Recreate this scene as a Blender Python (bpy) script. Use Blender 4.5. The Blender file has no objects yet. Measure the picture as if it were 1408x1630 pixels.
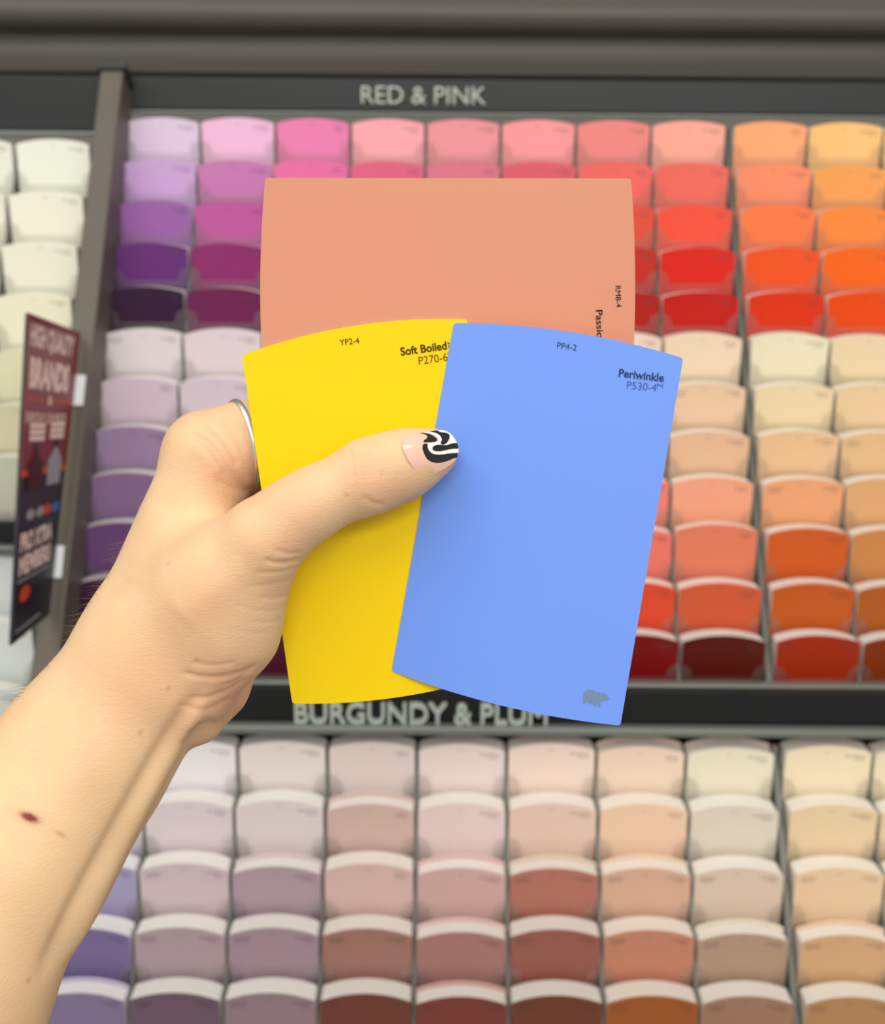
import bpy, bmesh, math, random
import numpy as np
from mathutils import Vector, Matrix
random.seed(7)
S = bpy.context.scene
COL = S.collection
PI = math.pi

# ------------------------------------------------------------------ camera
F = 1800.0                      # focal length in pixels of the 1408 x 1630 frame
CX, CY = 704.0, 815.0
CAM = Vector((0.0, 0.0, 1.5))
PITCH, ROLL = math.radians(15), math.radians(0.45)
fw = Vector((0, math.cos(PITCH), -math.sin(PITCH)))
r0 = Vector((1, 0, 0)); u0 = Vector((0, math.sin(PITCH), math.cos(PITCH)))
rt = r0 * math.cos(ROLL) + u0 * math.sin(ROLL)
up = u0 * math.cos(ROLL) - r0 * math.sin(ROLL)
cam = bpy.data.cameras.new('camera'); camo = bpy.data.objects.new('camera', cam); COL.objects.link(camo)
camo.matrix_world = Matrix(((rt.x, up.x, -fw.x, CAM.x), (rt.y, up.y, -fw.y, CAM.y), (rt.z, up.z, -fw.z, CAM.z), (0, 0, 0, 1)))
cam.sensor_fit = 'HORIZONTAL'; cam.sensor_width = 36; cam.lens = F / 1408 * 36
cam.clip_start = 0.01; cam.clip_end = 50
cam.dof.use_dof = True; cam.dof.focus_distance = 0.357; cam.dof.aperture_fstop = 16.0
S.camera = camo
S.view_settings.view_transform = 'Standard'; S.view_settings.look = 'None'
S.view_settings.exposure = 0.0; S.view_settings.gamma = 1.0; S.view_settings.use_curve_mapping = False

# ------------------------------------------------------------------ light
W = bpy.data.worlds.new('store_air'); S.world = W; W.use_nodes = True
bg = W.node_tree.nodes['Background']; bg.inputs[0].default_value = (1.0, 0.985, 0.935, 1); bg.inputs[1].default_value = 0.52
def area(name, loc, target, sx, sy, e, col=(1.0, 0.965, 0.89)):
    l = bpy.data.lights.new(name, 'AREA'); l.shape = 'RECTANGLE'; l.size = sx; l.size_y = sy; l.energy = e; l.color = col
    o = bpy.data.objects.new(name, l); COL.objects.link(o); o.location = loc
    o.rotation_euler = (Vector(target) - Vector(loc)).to_track_quat('-Z', 'Y').to_euler()
    return o
area('ceiling_lamp', (-0.75, -0.75, 3.1), (0, 0.6, 1.3), 2.6, 0.35, 27)
area('ceiling_lamp', (-0.2, 0.15, 3.2), (0, 0.6, 1.3), 2.6, 0.35, 10)
area('ceiling_lamp', (0.7, -2.5, 3.1), (0, 0.8, 1.2), 3.2, 0.35, 62)

# ------------------------------------------------------------------ helpers
def lin(c):
    return tuple(((v / 255) / 12.92 if v / 255 <= 0.04045 else ((v / 255 + 0.055) / 1.055) ** 2.4) for v in c)
def ray(px, py):
    return fw + rt * ((px - CX) / F) + up * ((CY - py) / F)
def at(px, py, z):              # point seen at a pixel at a given depth along the view axis
    return CAM + ray(px, py) * z
MATS = {}
def mat(name, rgb, rough=0.5, spec=0.5, metal=0.0, noise=0.0, nscale=30.0, bump=0.0, coat=0.0):
    m = bpy.data.materials.new(name); m.use_nodes = True; MATS[name] = m
    nt = m.node_tree; b = nt.nodes['Principled BSDF']
    c = (*lin(rgb), 1)
    b.inputs['Base Color'].default_value = c
    b.inputs['Roughness'].default_value = rough; b.inputs['Specular IOR Level'].default_value = spec
    b.inputs['Metallic'].default_value = metal; b.inputs['Coat Weight'].default_value = coat
    if noise or bump:
        tc = nt.nodes.new('ShaderNodeTexCoord'); n = nt.nodes.new('ShaderNodeTexNoise'); n.inputs['Scale'].default_value = nscale
        nt.links.new(tc.outputs['Object'], n.inputs['Vector'])
        if noise:
            mx = nt.nodes.new('ShaderNodeMix'); mx.data_type = 'RGBA'
            mx.inputs[6].default_value = tuple(v * (1 - noise) for v in c[:3]) + (1,)
            mx.inputs[7].default_value = tuple(min(1, v * (1 + noise)) for v in c[:3]) + (1,)
            nt.links.new(n.outputs[0], mx.inputs[0]); nt.links.new(mx.outputs[2], b.inputs['Base Color'])
        if bump:
            bp = nt.nodes.new('ShaderNodeBump'); bp.inputs['Strength'].default_value = bump; bp.inputs['Distance'].default_value = 0.001
            nt.links.new(n.outputs[0], bp.inputs['Height']); nt.links.new(bp.outputs[0], b.inputs['Normal'])
    return m
def link_mesh(name, verts, faces, mats, parent=None, fmat=None, smooth=False):
    me = bpy.data.meshes.new(name); me.from_pydata([tuple(v) for v in verts], [], [tuple(f) for f in faces]); me.update()
    for m in (mats if isinstance(mats, (list, tuple)) else [mats]): me.materials.append(m)
    if fmat: me.polygons.foreach_set('material_index', fmat)
    if smooth: me.polygons.foreach_set('use_smooth', [True] * len(faces))
    o = bpy.data.objects.new(name, me); COL.objects.link(o)
    if parent: setparent(o, parent)
    return o
def setparent(o, p):            # keep the child's own matrix meaning world coordinates
    o.parent = p
    o.matrix_parent_inverse = Matrix.Translation(p.location).inverted() if p.type == 'EMPTY' else p.matrix_basis.inverted()
def tag(o, label=None, cat=None, group=None, kind=None):
    if label: o['label'] = label
    if cat: o['category'] = cat
    if group: o['group'] = group
    if kind: o['kind'] = kind
    return o
def empty(name, loc=(0, 0, 0)):
    o = bpy.data.objects.new(name, None); COL.objects.link(o); o.location = loc; o.empty_display_size = 0.02
    return o
class MB:
    def __init__(s): s.v = []; s.f = []; s.m = []
    def add(s, v, f, m=0):
        n = len(s.v); s.v += [Vector(x) for x in v]; s.f += [[i + n for i in q] for q in f]; s.m += [m] * len(f)
    def box(s, x0, x1, y0, y1, z0, z1, m=0):
        s.add([(x, y, z) for z in (z0, z1) for y in (y0, y1) for x in (x0, x1)],
              [(0, 2, 3, 1), (4, 5, 7, 6), (0, 1, 5, 4), (2, 6, 7, 3), (0, 4, 6, 2), (1, 3, 7, 5)], m)
    def hexa(s, a, b, m=0):     # two quads of four points each, front and back, same order
        s.add(list(a) + list(b), [(0, 1, 2, 3), (7, 6, 5, 4), (0, 4, 5, 1), (1, 5, 6, 2), (2, 6, 7, 3), (3, 7, 4, 0)], m)
    def prism(s, front, back, mf=0, ms=0, mb=None):
        n = len(front); k = len(s.v); s.v += [Vector(p) for p in front] + [Vector(p) for p in back]
        s.f.append([k + i for i in range(n)]); s.m.append(mf)
        s.f.append([k + n + i for i in reversed(range(n))]); s.m.append(ms if mb is None else mb)
        for i in range(n):
            j = (i + 1) % n
            s.f.append([k + j, k + i, k + n + i, k + n + j]); s.m.append(ms)
    def build(s, name, mats, parent=None, smooth=False):
        o = link_mesh(name, s.v, s.f, mats, parent, s.m, smooth)
        return o
def bevel(o, w=0.001, seg=2):
    m = o.modifiers.new('bevel', 'BEVEL'); m.width = w; m.segments = seg; m.limit_method = 'ANGLE'; m.angle_limit = math.radians(40)
    return o
def text_geo(s, extrude=0.0, bold=0.0):
    c = bpy.data.curves.new('t', 'FONT'); c.body = s; c.size = 1; c.extrude = extrude; c.offset = bold; c.resolution_u = 5
    o = bpy.data.objects.new('t', c); COL.objects.link(o)
    bpy.context.view_layer.update()
    me = bpy.data.meshes.new_from_object(o.evaluated_get(bpy.context.evaluated_depsgraph_get()))
    v = [tuple(p.co) for p in me.vertices]; f = [tuple(p.vertices) for p in me.polygons]
    bpy.data.objects.remove(o); bpy.data.curves.remove(c); bpy.data.meshes.remove(me)
    a = np.array(v); mn = a.min(0); mx = a.max(0)
    return a, f, mn, mx

# ------------------------------------------------------------------ materials
M_dark = mat('dark_plastic', (46, 48, 46), 0.5, 0.4)
M_fin = mat('smoked_divider', (84, 86, 78), 0.35, 0.5, noise=0.25, nscale=18)
M_black = mat('black_header', (40, 43, 44), 0.45, 0.4, noise=0.12, nscale=9)
M_blackl = mat('black_fascia', (24, 25, 25), 0.5, 0.3, noise=0.1, nscale=9)
M_rail = mat('grey_rail', (120, 126, 120), 0.3, 0.5, metal=0.3)
M_post = mat('grey_brown_post', (90, 84, 74), 0.45, 0.4, noise=0.1, nscale=20)
M_canopy = mat('canopy_paint', (76, 73, 66), 0.5, 0.4, noise=0.06, nscale=6)
M_letter = mat('raised_letters', (176, 186, 176), 0.5, 0.4)
M_paper = mat('white_paper', (250, 247, 240), 0.7, 0.2)
M_wall = mat('back_wall', (120, 118, 112), 0.8, 0.2, noise=0.05)
M_floor = mat('floor_concrete', (140, 136, 128), 0.6, 0.3, noise=0.1, nscale=4)
M_white = mat('white_tab', (232, 236, 240), 0.4, 0.4)
M_silver = mat('silver', (238, 236, 230), 0.34, 0.5, metal=1.0)
# card board whose colour is the object's own colour
def chip_mat():
    m = bpy.data.materials.new('chip_paint'); m.use_nodes = True; nt = m.node_tree; b = nt.nodes['Principled BSDF']
    oi = nt.nodes.new('ShaderNodeObjectInfo'); nt.links.new(oi.outputs['Color'], b.inputs['Base Color'])
    b.inputs['Roughness'].default_value = 0.42; b.inputs['Specular IOR Level'].default_value = 0.2
    return m
def ink_mat():
    m = bpy.data.materials.new('chip_ink'); m.use_nodes = True; nt = m.node_tree; b = nt.nodes['Principled BSDF']
    oi = nt.nodes.new('ShaderNodeObjectInfo'); mx = nt.nodes.new('ShaderNodeMix'); mx.data_type = 'RGBA'
    mx.inputs[0].default_value = 0.55; mx.inputs[7].default_value = (0.03, 0.03, 0.035, 1)
    nt.links.new(oi.outputs['Color'], mx.inputs[6]); nt.links.new(mx.outputs[2], b.inputs['Base Color'])
    return m
M_chip, M_ink = chip_mat(), ink_mat()
# stacked paper edges: thin lines across the stack
def edge_mat():
    m = bpy.data.materials.new('stack_edges'); m.use_nodes = True; nt = m.node_tree; b = nt.nodes['Principled BSDF']
    tc = nt.nodes.new('ShaderNodeTexCoord'); mp = nt.nodes.new('ShaderNodeMapping'); mp.inputs['Scale'].default_value = (0, 1, 0)
    n = nt.nodes.new('ShaderNodeTexNoise'); n.inputs['Scale'].default_value = 900; n.inputs['Detail'].default_value = 1
    cr = nt.nodes.new('ShaderNodeValToRGB'); cr.color_ramp.elements[0].position = 0.3; cr.color_ramp.elements[1].position = 0.65
    oi = nt.nodes.new('ShaderNodeObjectInfo'); mx = nt.nodes.new('ShaderNodeMix'); mx.data_type = 'RGBA'
    mx.inputs[0].default_value = 0.26; mx.inputs[6].default_value = (0.93, 0.91, 0.85, 1)  # share of chip colour mixed in, painting colour bounced onto the edges
    nt.links.new(oi.outputs['Color'], mx.inputs[7])
    m2 = nt.nodes.new('ShaderNodeMix'); m2.data_type = 'RGBA'; m2.blend_type = 'MULTIPLY'; m2.inputs[0].default_value = 0.25
    nt.links.new(mx.outputs[2], m2.inputs[6])
    nt.links.new(tc.outputs['Object'], mp.inputs[0]); nt.links.new(mp.outputs[0], n.inputs['Vector']); nt.links.new(n.outputs[0], cr.inputs[0])
    nt.links.new(cr.outputs[0], m2.inputs[7]); nt.links.new(m2.outputs[2], b.inputs['Base Color'])
    b.inputs['Roughness'].default_value = 0.7
    return m
M_edge = edge_mat()
def clear_mat():
    m = bpy.data.materials.new('clear_acrylic'); m.use_nodes = True; nt = m.node_tree; nt.nodes.clear()
    out = nt.nodes.new('ShaderNodeOutputMaterial'); tr = nt.nodes.new('ShaderNodeBsdfTransparent'); tr.inputs[0].default_value = (0.99, 0.99, 0.985, 1)
    gl = nt.nodes.new('ShaderNodeBsdfGlossy'); gl.inputs['Roughness'].default_value = 0.12
    df = nt.nodes.new('ShaderNodeBsdfDiffuse'); df.inputs[0].default_value = (0.6, 0.6, 0.56, 1)
    lw = nt.nodes.new('ShaderNodeFresnel'); lw.inputs[0].default_value = 1.3
    a = nt.nodes.new('ShaderNodeMixShader'); a.inputs[0].default_value = 0.045
    nt.links.new(tr.outputs[0], a.inputs[1]); nt.links.new(df.outputs[0], a.inputs[2])
    b = nt.nodes.new('ShaderNodeMixShader'); nt.links.new(lw.outputs[0], b.inputs[0]); nt.links.new(a.outputs[0], b.inputs[1]); nt.links.new(gl.outputs[0], b.inputs[2])
    nt.links.new(b.outputs[0], out.inputs[0])
    return m
M_clear = clear_mat()

# ------------------------------------------------------------------ the sloped display
LEAN = PITCH + math.radians(17.3)
Z0 = 1.019
PO = CAM + fw * Z0
SL = Vector((0, math.sin(LEAN), math.cos(LEAN)))        # up the slope
SN = Vector((0, -math.cos(LEAN), math.sin(LEAN)))       # out of the slope, to the shopper
def hit(px, py, off=0.0):
    d = ray(px, py); p0 = PO + SN * off
    return CAM + d * ((p0 - CAM).dot(SN) / d.dot(SN))
XL = hit(198, 190).x; XR = hit(1156, 190).x; PIT = (XR - XL) / 8
GAPX = hit(1166, 190).x - XR
def colx(k):                    # left boundary of column k (0 based)
    return XL + k * PIT + (GAPX if k >= 8 else 0)
CW = PIT * 0.955
CH = 0.1125; SAG = 0.0050; BOW = 0.003
def arch(w, h, sag, n=14, rc=0.0016):
    """outline of one chip, peak at z=0, x centred"""
    pts = []
    for i in range(n + 1):
        t = -1 + 2 * i / n
        pts.append((t * w / 2, -sag * t * t))
    # round the two top corners
    pts[0] = (-w / 2, -sag - rc); pts.insert(1, (-w / 2 + rc * 0.3, -sag - rc * 0.3)); pts[2] = (-w / 2 + rc, -sag + 0.0004)
    pts[-1] = (w / 2 - rc, -sag + 0.0004); pts.append((w / 2 - rc * 0.3, -sag - rc * 0.3)); pts.append((w / 2, -sag - rc))
    low = [(w / 2, -h), (-w / 2, -h)]
    return pts + low
def bowed(b, o, y0, th, m_front, m_side):
    """a chip (or a block of chips) whose long edges stand a little forward"""
    k = len(b.v); top = [q for q in o if q[1] > -CH]; nn = len(top)
    for (x, z) in top:
        y = y0 + fy(x)
        b.v += [Vector((x, y, z)), Vector((x, y, -CH)), Vector((x, y + th, z)), Vector((x, y + th, -CH))]
    for i in range(nn - 1):
        a, c = k + 4 * i, k + 4 * (i + 1)
        b.f += [[a, a + 1, c + 1, c], [a + 2, c + 2, c + 3, a + 3], [a, c, c + 2, a + 2], [a + 1, a + 3, c + 3, c + 1]]; b.m += [m_front] + [m_side] * 3
    e = k + 4 * (nn - 1)
    b.f += [[k, k + 2, k + 3, k + 1], [e, e + 1, e + 3, e + 2]]; b.m += [m_side] * 2
def fy(x): return -BOW * (x / (CW / 2)) ** 2
def front_chip_mesh(name, style):
    b = MB(); bowed(b, arch(CW, CH, SAG), 0.0, 0.0005, 0, 1)
    rnd = random.Random(style)
    def words(x0, x1, z, h):
        x = x0
        while x < x1:
            w = rnd.uniform(0.0009, 0.0018); w = min(w, x1 - x)
            hh = h * rnd.uniform(0.75, 1.1)
            ya, yb = fy(x) - 0.00008, fy(x + w) - 0.00008
            b.add([(x, ya, z), (x + w, yb, z), (x + w, yb, z + hh), (x, ya, z + hh)], [(0, 1, 2, 3)], 2)
            x += w + 0.00045
    e = CW / 2 - 0.005
    if style in (0, 1, 3): words(e - (0.016 if style != 1 else 0.011), e, -0.0098, 0.0017); words(e - 0.009, e, -0.0126, 0.0013)
    if style in (2, 3): words(-e, -e + 0.013, -0.0100, 0.0017); words(-e, -e + 0.011, -0.0128, 0.0015)
    if style == 2: words(e - 0.014, e, -0.0095, 0.0016); words(e - 0.007, e, -0.0122, 0.0012)
    words(-0.003, 0.002, -0.0068, 0.0007)
    me = bpy.data.meshes.new(name); me.from_pydata([tuple(v) for v in b.v], [], b.f)
    for m in (M_chip, M_paper, M_ink): me.materials.append(m)
    me.polygons.foreach_set('material_index', b.m); me.update()
    return me
CHIP_ME = [front_chip_mesh('front_chip', s) for s in range(4)]
def stack_mesh(d):
    b = MB(); bowed(b, [(x, z - 0.0003) for x, z in arch(CW - 0.0006, CH - 0.0004, SAG)], 0.0006, d, 0, 0)
    me = bpy.data.meshes.new('chip_stack'); me.from_pydata([tuple(v) for v in b.v], [], b.f); me.materials.append(M_edge); me.update()
    return me
STACK_ME = [stack_mesh(d) for d in (0.010, 0.0135, 0.0160, 0.0185)]

ORD = ['', 'first', 'second', 'third', 'fourth', 'fifth', 'sixth', 'seventh', 'eighth', 'ninth', 'tenth', 'eleventh', 'twelfth']
def colour_word(c):
    import colorsys
    h, l, s = colorsys.rgb_to_hls(*[v / 255 for v in c]); h *= 360
    if l > 0.84: base = 'off-white'
    elif s < 0.12: base = 'grey'
    elif h < 14 or h >= 345: base = 'red' if (s > .6 and l < .5) else ('maroon' if l < .3 else ('dusty pink' if s < .4 else ('coral' if l < .72 else 'pink')))
    elif h < 28: base = 'brown' if (l < .36 or (s < .35 and l < .6)) else ('orange' if s > .65 and l < .7 else 'peach')
    elif h < 50: base = 'tan' if s < .5 else ('orange' if l < .6 else 'apricot')
    elif h < 80: base = 'cream'
    elif h < 170: base = 'green-grey'
    elif h < 262: base = 'blue-grey'
    elif h < 300: base = 'purple' if s > .2 else 'mauve'
    elif h < 345: base = 'magenta' if s > .45 and l < .62 else ('orchid pink' if s > .4 else 'mauve pink')
    else: base = 'pink'
    tone = '' if base == 'off-white' else ('very dark ' if l < .2 else 'dark ' if l < .36 else 'pale ' if l > .74 else 'light ' if l > .66 else '')
    return (tone + base).strip()
ALB = 0.92
def chip_stack(x, y, z, c, style, thick, label, group, raised=None, tilt=0.0, gain=1.0):
    root = empty('paint_chip_stack', (x, y, z))
    root.rotation_euler = (tilt, 0, 0)
    tag(root, label, 'paint chips', group)
    rgb = tuple(min(0.93, v * ALB * gain) for v in lin(c)) + (1,)
    a = bpy.data.objects.new('front_chip', CHIP_ME[style]); COL.objects.link(a); a.parent = root; a.color = rgb
    s = bpy.data.objects.new('chip_stack', STACK_ME[thick]); COL.objects.link(s); s.parent = root; s.color = rgb
    if raised:
        r = bpy.data.objects.new('raised_chip', CHIP_ME[1]); COL.objects.link(r); r.parent = root
        r.location = (0, [0.010, 0.0135, 0.0160, 0.0185][thick] * 0.72, 0.0028); r.color = tuple(v * ALB for v in lin(raised)) + (1,)
        r['label'] = 'chip standing higher at the back of the stack'
        s.data = STACK_ME[max(0, thick - 2)]
        r.location.y = [0.010, 0.0135, 0.0160, 0.0185][max(0, thick - 2)] + 0.0012
    return root

T1Y = [190, 257, 323, 390, 460, 527, 605, 682, 756, 837, 924, 1008]
T1C = [
 [(224, 204, 230), (240, 188, 222), (234, 130, 180), (248, 168, 178), (236, 150, 158), (250, 155, 160), (238, 138, 135), (252, 172, 156), (254, 172, 120), (252, 198, 128), (252, 205, 140)],
 [(208, 168, 222), (200, 122, 182), (232, 112, 170), (222, 100, 135), (220, 118, 140), (222, 95, 112), (240, 105, 98), (238, 108, 94), (252, 145, 108), (248, 165, 90), (250, 180, 100)],
 [(158, 102, 174), (190, 90, 160), (215, 85, 150), (205, 75, 115), (205, 95, 120), (205, 75, 90), (228, 82, 62), (246, 84, 62), (254, 126, 74), (254, 142, 64), (250, 160, 70)],
 [(106, 50, 122), (142, 45, 108), (180, 50, 110), (170, 45, 85), (180, 60, 80), (180, 45, 60), (196, 48, 36), (222, 38, 26), (242, 86, 32), (250, 106, 26), (250, 130, 30)],
 [(54, 28, 58), (110, 32, 82), (140, 30, 80), (130, 25, 60), (150, 30, 50), (150, 25, 35), (176, 30, 20), (196, 28, 16), (222, 52, 12), (234, 76, 10), (235, 100, 15)],
 [(226, 216, 222), (224, 210, 217), (228, 208, 214), (232, 208, 210), (236, 210, 206), (240, 212, 202), (240, 214, 194), (241, 216, 187), (238, 229, 198), (240, 216, 178), (240, 216, 178)],
 [(210, 192, 207), (212, 196, 209), (214, 188, 202), (220, 186, 194), (226, 186, 186), (232, 186, 176), (236, 190, 166), (236, 200, 167), (240, 216, 174), (238, 206, 162), (238, 206, 162)],
 [(158, 133, 168), (168, 138, 168), (182, 140, 166), (196, 140, 156), (206, 142, 148), (216, 146, 140), (226, 160, 140), (231, 187, 153), (237, 194, 150), (233, 191, 142), (233, 191, 142)],
 [(138, 108, 148), (142, 100, 142), (158, 100, 138), (172, 100, 124), (190, 104, 118), (206, 112, 112), (236, 132, 116), (246, 168, 134), (241, 167, 121), (228, 172, 120), (228, 172, 120)],
 [(107, 72, 122), (112, 64, 112), (124, 60, 104), (140, 58, 88), (162, 66, 82), (184, 72, 78), (235, 120, 105), (229, 127, 97), (209, 93, 36), (209, 137, 77), (209, 137, 77)],
 [(58, 26, 62), (84, 34, 76), (106, 34, 76), (112, 34, 66), (130, 38, 52), (156, 44, 46), (223, 76, 46), (211, 91, 56), (196, 91, 33), (180, 94, 37), (180, 94, 37)],
 [(42, 20, 46), (64, 22, 50), (80, 24, 46), (88, 20, 40), (100, 20, 30), (110, 18, 20), (124, 15, 12), (90, 22, 12), (164, 46, 14), (134, 52, 12), (134, 52, 12)],
]
T2Y = [1183, 1277, 1376, 1478, 1582]
T2C = [
 [(222, 220, 230), (228, 222, 226), (222, 212, 210), (219, 204, 200), (226, 208, 205), (231, 209, 196), (229, 205, 185), (226, 217, 194), (232, 216, 185), (232, 216, 185)],
 [(208, 203, 218), (209, 196, 200), (212, 200, 200), (200, 170, 162), (219, 196, 195), (219, 189, 173), (228, 193, 165), (211, 200, 185), (222, 197, 161), (222, 197, 161)],
 [(158, 148, 184), (194, 177, 181), (166, 144, 154), (205, 173, 166), (197, 160, 156), (170, 109, 95), (205, 164, 141), (209, 187, 168), (224, 193, 158), (224, 193, 158)],
 [(113, 101, 144), (163, 143, 151), (155, 130, 143), (153, 110, 100), (160, 115, 110), (145, 89, 76), (185, 125, 100), (170, 140, 120), (200, 160, 120), (200, 160, 120)],
 [(123, 111, 144), (104, 84, 99), (140, 117, 127), (110, 62, 52), (120, 62, 54), (110, 62, 46), (155, 86, 44), (155, 117, 95), (175, 130, 90), (175, 130, 90)],
]
RAISED2 = {(1, 3): (215, 185, 178), (2, 2): (215, 195, 200), (2, 4): (222, 180, 180), (2, 5): (222, 200, 175), (2, 6): (230, 205, 180), (3, 4): (220, 185, 178),
           (3, 0): (225, 222, 228), (4, 0): (185, 175, 205), (4, 4): (200, 150, 140), (3, 8): (235, 195, 170), (0, 7): (215, 190, 180), (0, 6): (225, 195, 185), (3, 7): (225, 215, 190)}
rackname = {1: 'upper rack', 2: 'lower rack'}   # used in the labels
def row_pos(py): p = hit(704, py); return p.y, p.z
rn = random.Random(3)
rowsinfo = []
for tier, YS, CS in ((1, T1Y, T1C), (2, T2Y, T2C)):
    for j, (py, cs) in enumerate(zip(YS, CS)):
        y, z = row_pos(py)
        for k, c in enumerate(cs):
            x = colx(k) + PIT / 2
            if tier == 1:
                thick = rn.choice((0, 1)) if j < 5 else rn.choice((2, 3)); st = rn.choice((0, 0, 1, 0)) if j < 5 else rn.choice((0, 0, 1, 2)); thick = min(thick, 2)
                if (j, k) == (9, 7): thick = 0
                dz = rn.uniform(-0.0008, 0.0008) + (0.003 if (j, k) == (9, 7) else 0)
            else:
                thick = 3; st = 2 if j >= 2 and k not in (2, 3, 4) else (0 if k % 3 else 1); dz = rn.uniform(-0.0008, 0.0008)
                if j == 4 or (j == 3 and k in (1, 2, 3)): st = 3 if k % 2 else 2
            raised = RAISED2.get((j, k)) if tier == 2 else None
            if raised: dz -= 0.0022
            lab = '%s paint chips, %s row of %s, %s column from left' % (colour_word(c), ORD[j + 1], rackname[tier], ORD[k + 1])
            chip_stack(x, y, z + dz, c, st, thick, lab, 'paint chips in the %s' % rackname[tier], raised, gain=1.0 if tier == 1 else 1.16)  # gain lifts the lower rack's chip colours in place of stronger light

# bays to the left of the post
LBY1 = [226, 309, 390, 472, 562, 650, 731]
LBY2 = [893, 996, 1100, 1205]
LBC1 = [(240, 242, 228), (242, 240, 224), (238, 238, 221), (242, 238, 212), (227, 225, 190), (217, 212, 178), (207, 207, 188)]
LBC2 = [(216, 223, 222), (222, 228, 224), (205, 212, 210), (198, 205, 205)]
LX = hit(141, 226).x            # right edge of the bay's last column
for tier, YS, CS in ((1, LBY1, LBC1), (2, LBY2, LBC2)):
    for j, (py, c) in enumerate(zip(YS, CS)):
        y, z = row_pos(py)
        for k in range(2):
            cc = c if k == 0 else tuple(max(0, v - 6) for v in c)
            lab = '%s paint chips left of post, %s row %s, %s column' % (colour_word(cc), ORD[j + 1], 'under header' if tier == 1 else 'under black band', 'rightmost' if k == 0 else 'second')
            chip_stack(LX - CW / 2 - k * PIT * 1.02, y, z + rn.uniform(-.0008, .0008), cc, 0, 1 if tier == 1 and j < 5 else 2, lab, 'white paint chips left of the post')

# racks: sloped back panel added to block light, divider fins, clear pocket lips
def rack(name, label, xs, yrows, yend, wide=(), xfin=None):
    """xs: column boundaries; yrows: pixel rows of chip tops; yend: pixel row of the rack's lower end"""
    root = empty(name, hit(704, yrows[-1]))
    tag(root, label, 'display rack')
    top = hit(704, yrows[0] - 4); bot = hit(704, yend)
    # unseen dark panel behind the chips, added to block light
    b = MB(); back = 0.135
    x0, x1 = xs[0] - 0.004, xs[-1] + 0.004
    q = [top - SN * back, bot - SN * back]
    b.hexa([Vector((x0, q[0].y, q[0].z)), Vector((x1, q[0].y, q[0].z)), Vector((x1, q[1].y, q[1].z)), Vector((x0, q[1].y, q[1].z))],
           [Vector((x0, q[0].y, q[0].z)) - SN * .006, Vector((x1, q[0].y, q[0].z)) - SN * .006, Vector((x1, q[1].y, q[1].z)) - SN * .006, Vector((x0, q[1].y, q[1].z)) - SN * .006])
    b.build('light_block_panel', M_dark, root)
    for i, xb in enumerate(xs):
        hw = GAPX * 0.42 if i in wide else 0.0011
        xc = xb + (GAPX / 2 if i in wide else 0)
        f = MB(); dp = 0.0155
        a0, a1 = top - SN * dp, bot - SN * dp; c0, c1 = top - SN * (back - .002), bot - SN * (back - .002)
        def pt(x, p): return Vector((x, p.y, p.z))
        f.hexa([pt(xc - hw, a0), pt(xc + hw, a0), pt(xc + hw, a1), pt(xc - hw, a1)], [pt(xc - hw, c0), pt(xc + hw, c0), pt(xc + hw, c1), pt(xc - hw, c1)])
        f.build('divider', M_fin, root)
    # clear lips, one per row
    for j, py in enumerate(yrows):
        nxt = yrows[j + 1] if j + 1 < len(yrows) else yend
        y, z = row_pos(py); yf = y - BOW - 0.0012
        def zz(pyy):
            d = ray(704, pyy); return CAM.z + d.z * (yf - CAM.y) / d.y
        ear = 25 if nxt - py > 88 else 15
        zl = zz(nxt - 11); zc = zz(nxt - ear); rad = 0.0108 if ear > 20 else 0.0100
        zb = zl - 0.014
        for i in range(len(xs) - 1):
            xa, xb = xs[i] + (GAPX if i in wide else 0), xs[i + 1]
            if i + 1 in wide: pass
            xa += 0.0012; xb -= 0.0012
            pts = [(xa, zb), (xb, zb)]
            n = 9
            right = []; left = []
            for t in range(n + 1):
                a = PI / 2 * (1 - t / n)            # from top of the ear inwards
                right.append((xb - rad * math.cos(a), zc + rad * math.sin(a)))
            right = list(reversed(right))           # starts at (xb-rad, zc) rises to (xb, zc+rad)
            left = [(xa + xb - x_, z_) for x_, z_ in right]
            # outline, ccw seen from the front: bottom, right ear, lip, left ear
            pts += [(xb, zc + rad)] + list(reversed(right))[1:] + [(xb - rad - 0.0004, zl), (xa + rad + 0.0004, zl)] + left[:-1] + [(xa, zc + rad)]
            m = MB(); m.prism([(px_, yf - 0.0008, pz_) for px_, pz_ in pts], [(px_, yf, pz_) for px_, pz_ in pts])
            m.build('pocket_lip', M_clear, root)
    return root
xs = [colx(k) for k in range(12)]; xs_div = list(xs); xs_div[8] = XL + 8 * PIT
rack('paint_chip_rack', 'upper sloped rack of chip pockets under the RED & PINK header', xs_div, T1Y, 1086, wide=(8,))
rack('paint_chip_rack', 'lower sloped rack of chip pockets under the BURGUNDY & PLUM band', xs_div[:11], T2Y, 1688, wide=(8,))
lxs = [LX + 0.002 - PIT * 1.02 * k for k in (2, 1, 0)]
rack('paint_chip_rack', 'sloped rack of white chip pockets left of the post under the plain dark header', lxs, LBY1, 829)
rack('paint_chip_rack', 'sloped rack of pale grey chip pockets left of the post below the narrow band', lxs, LBY2, 1300)

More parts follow.
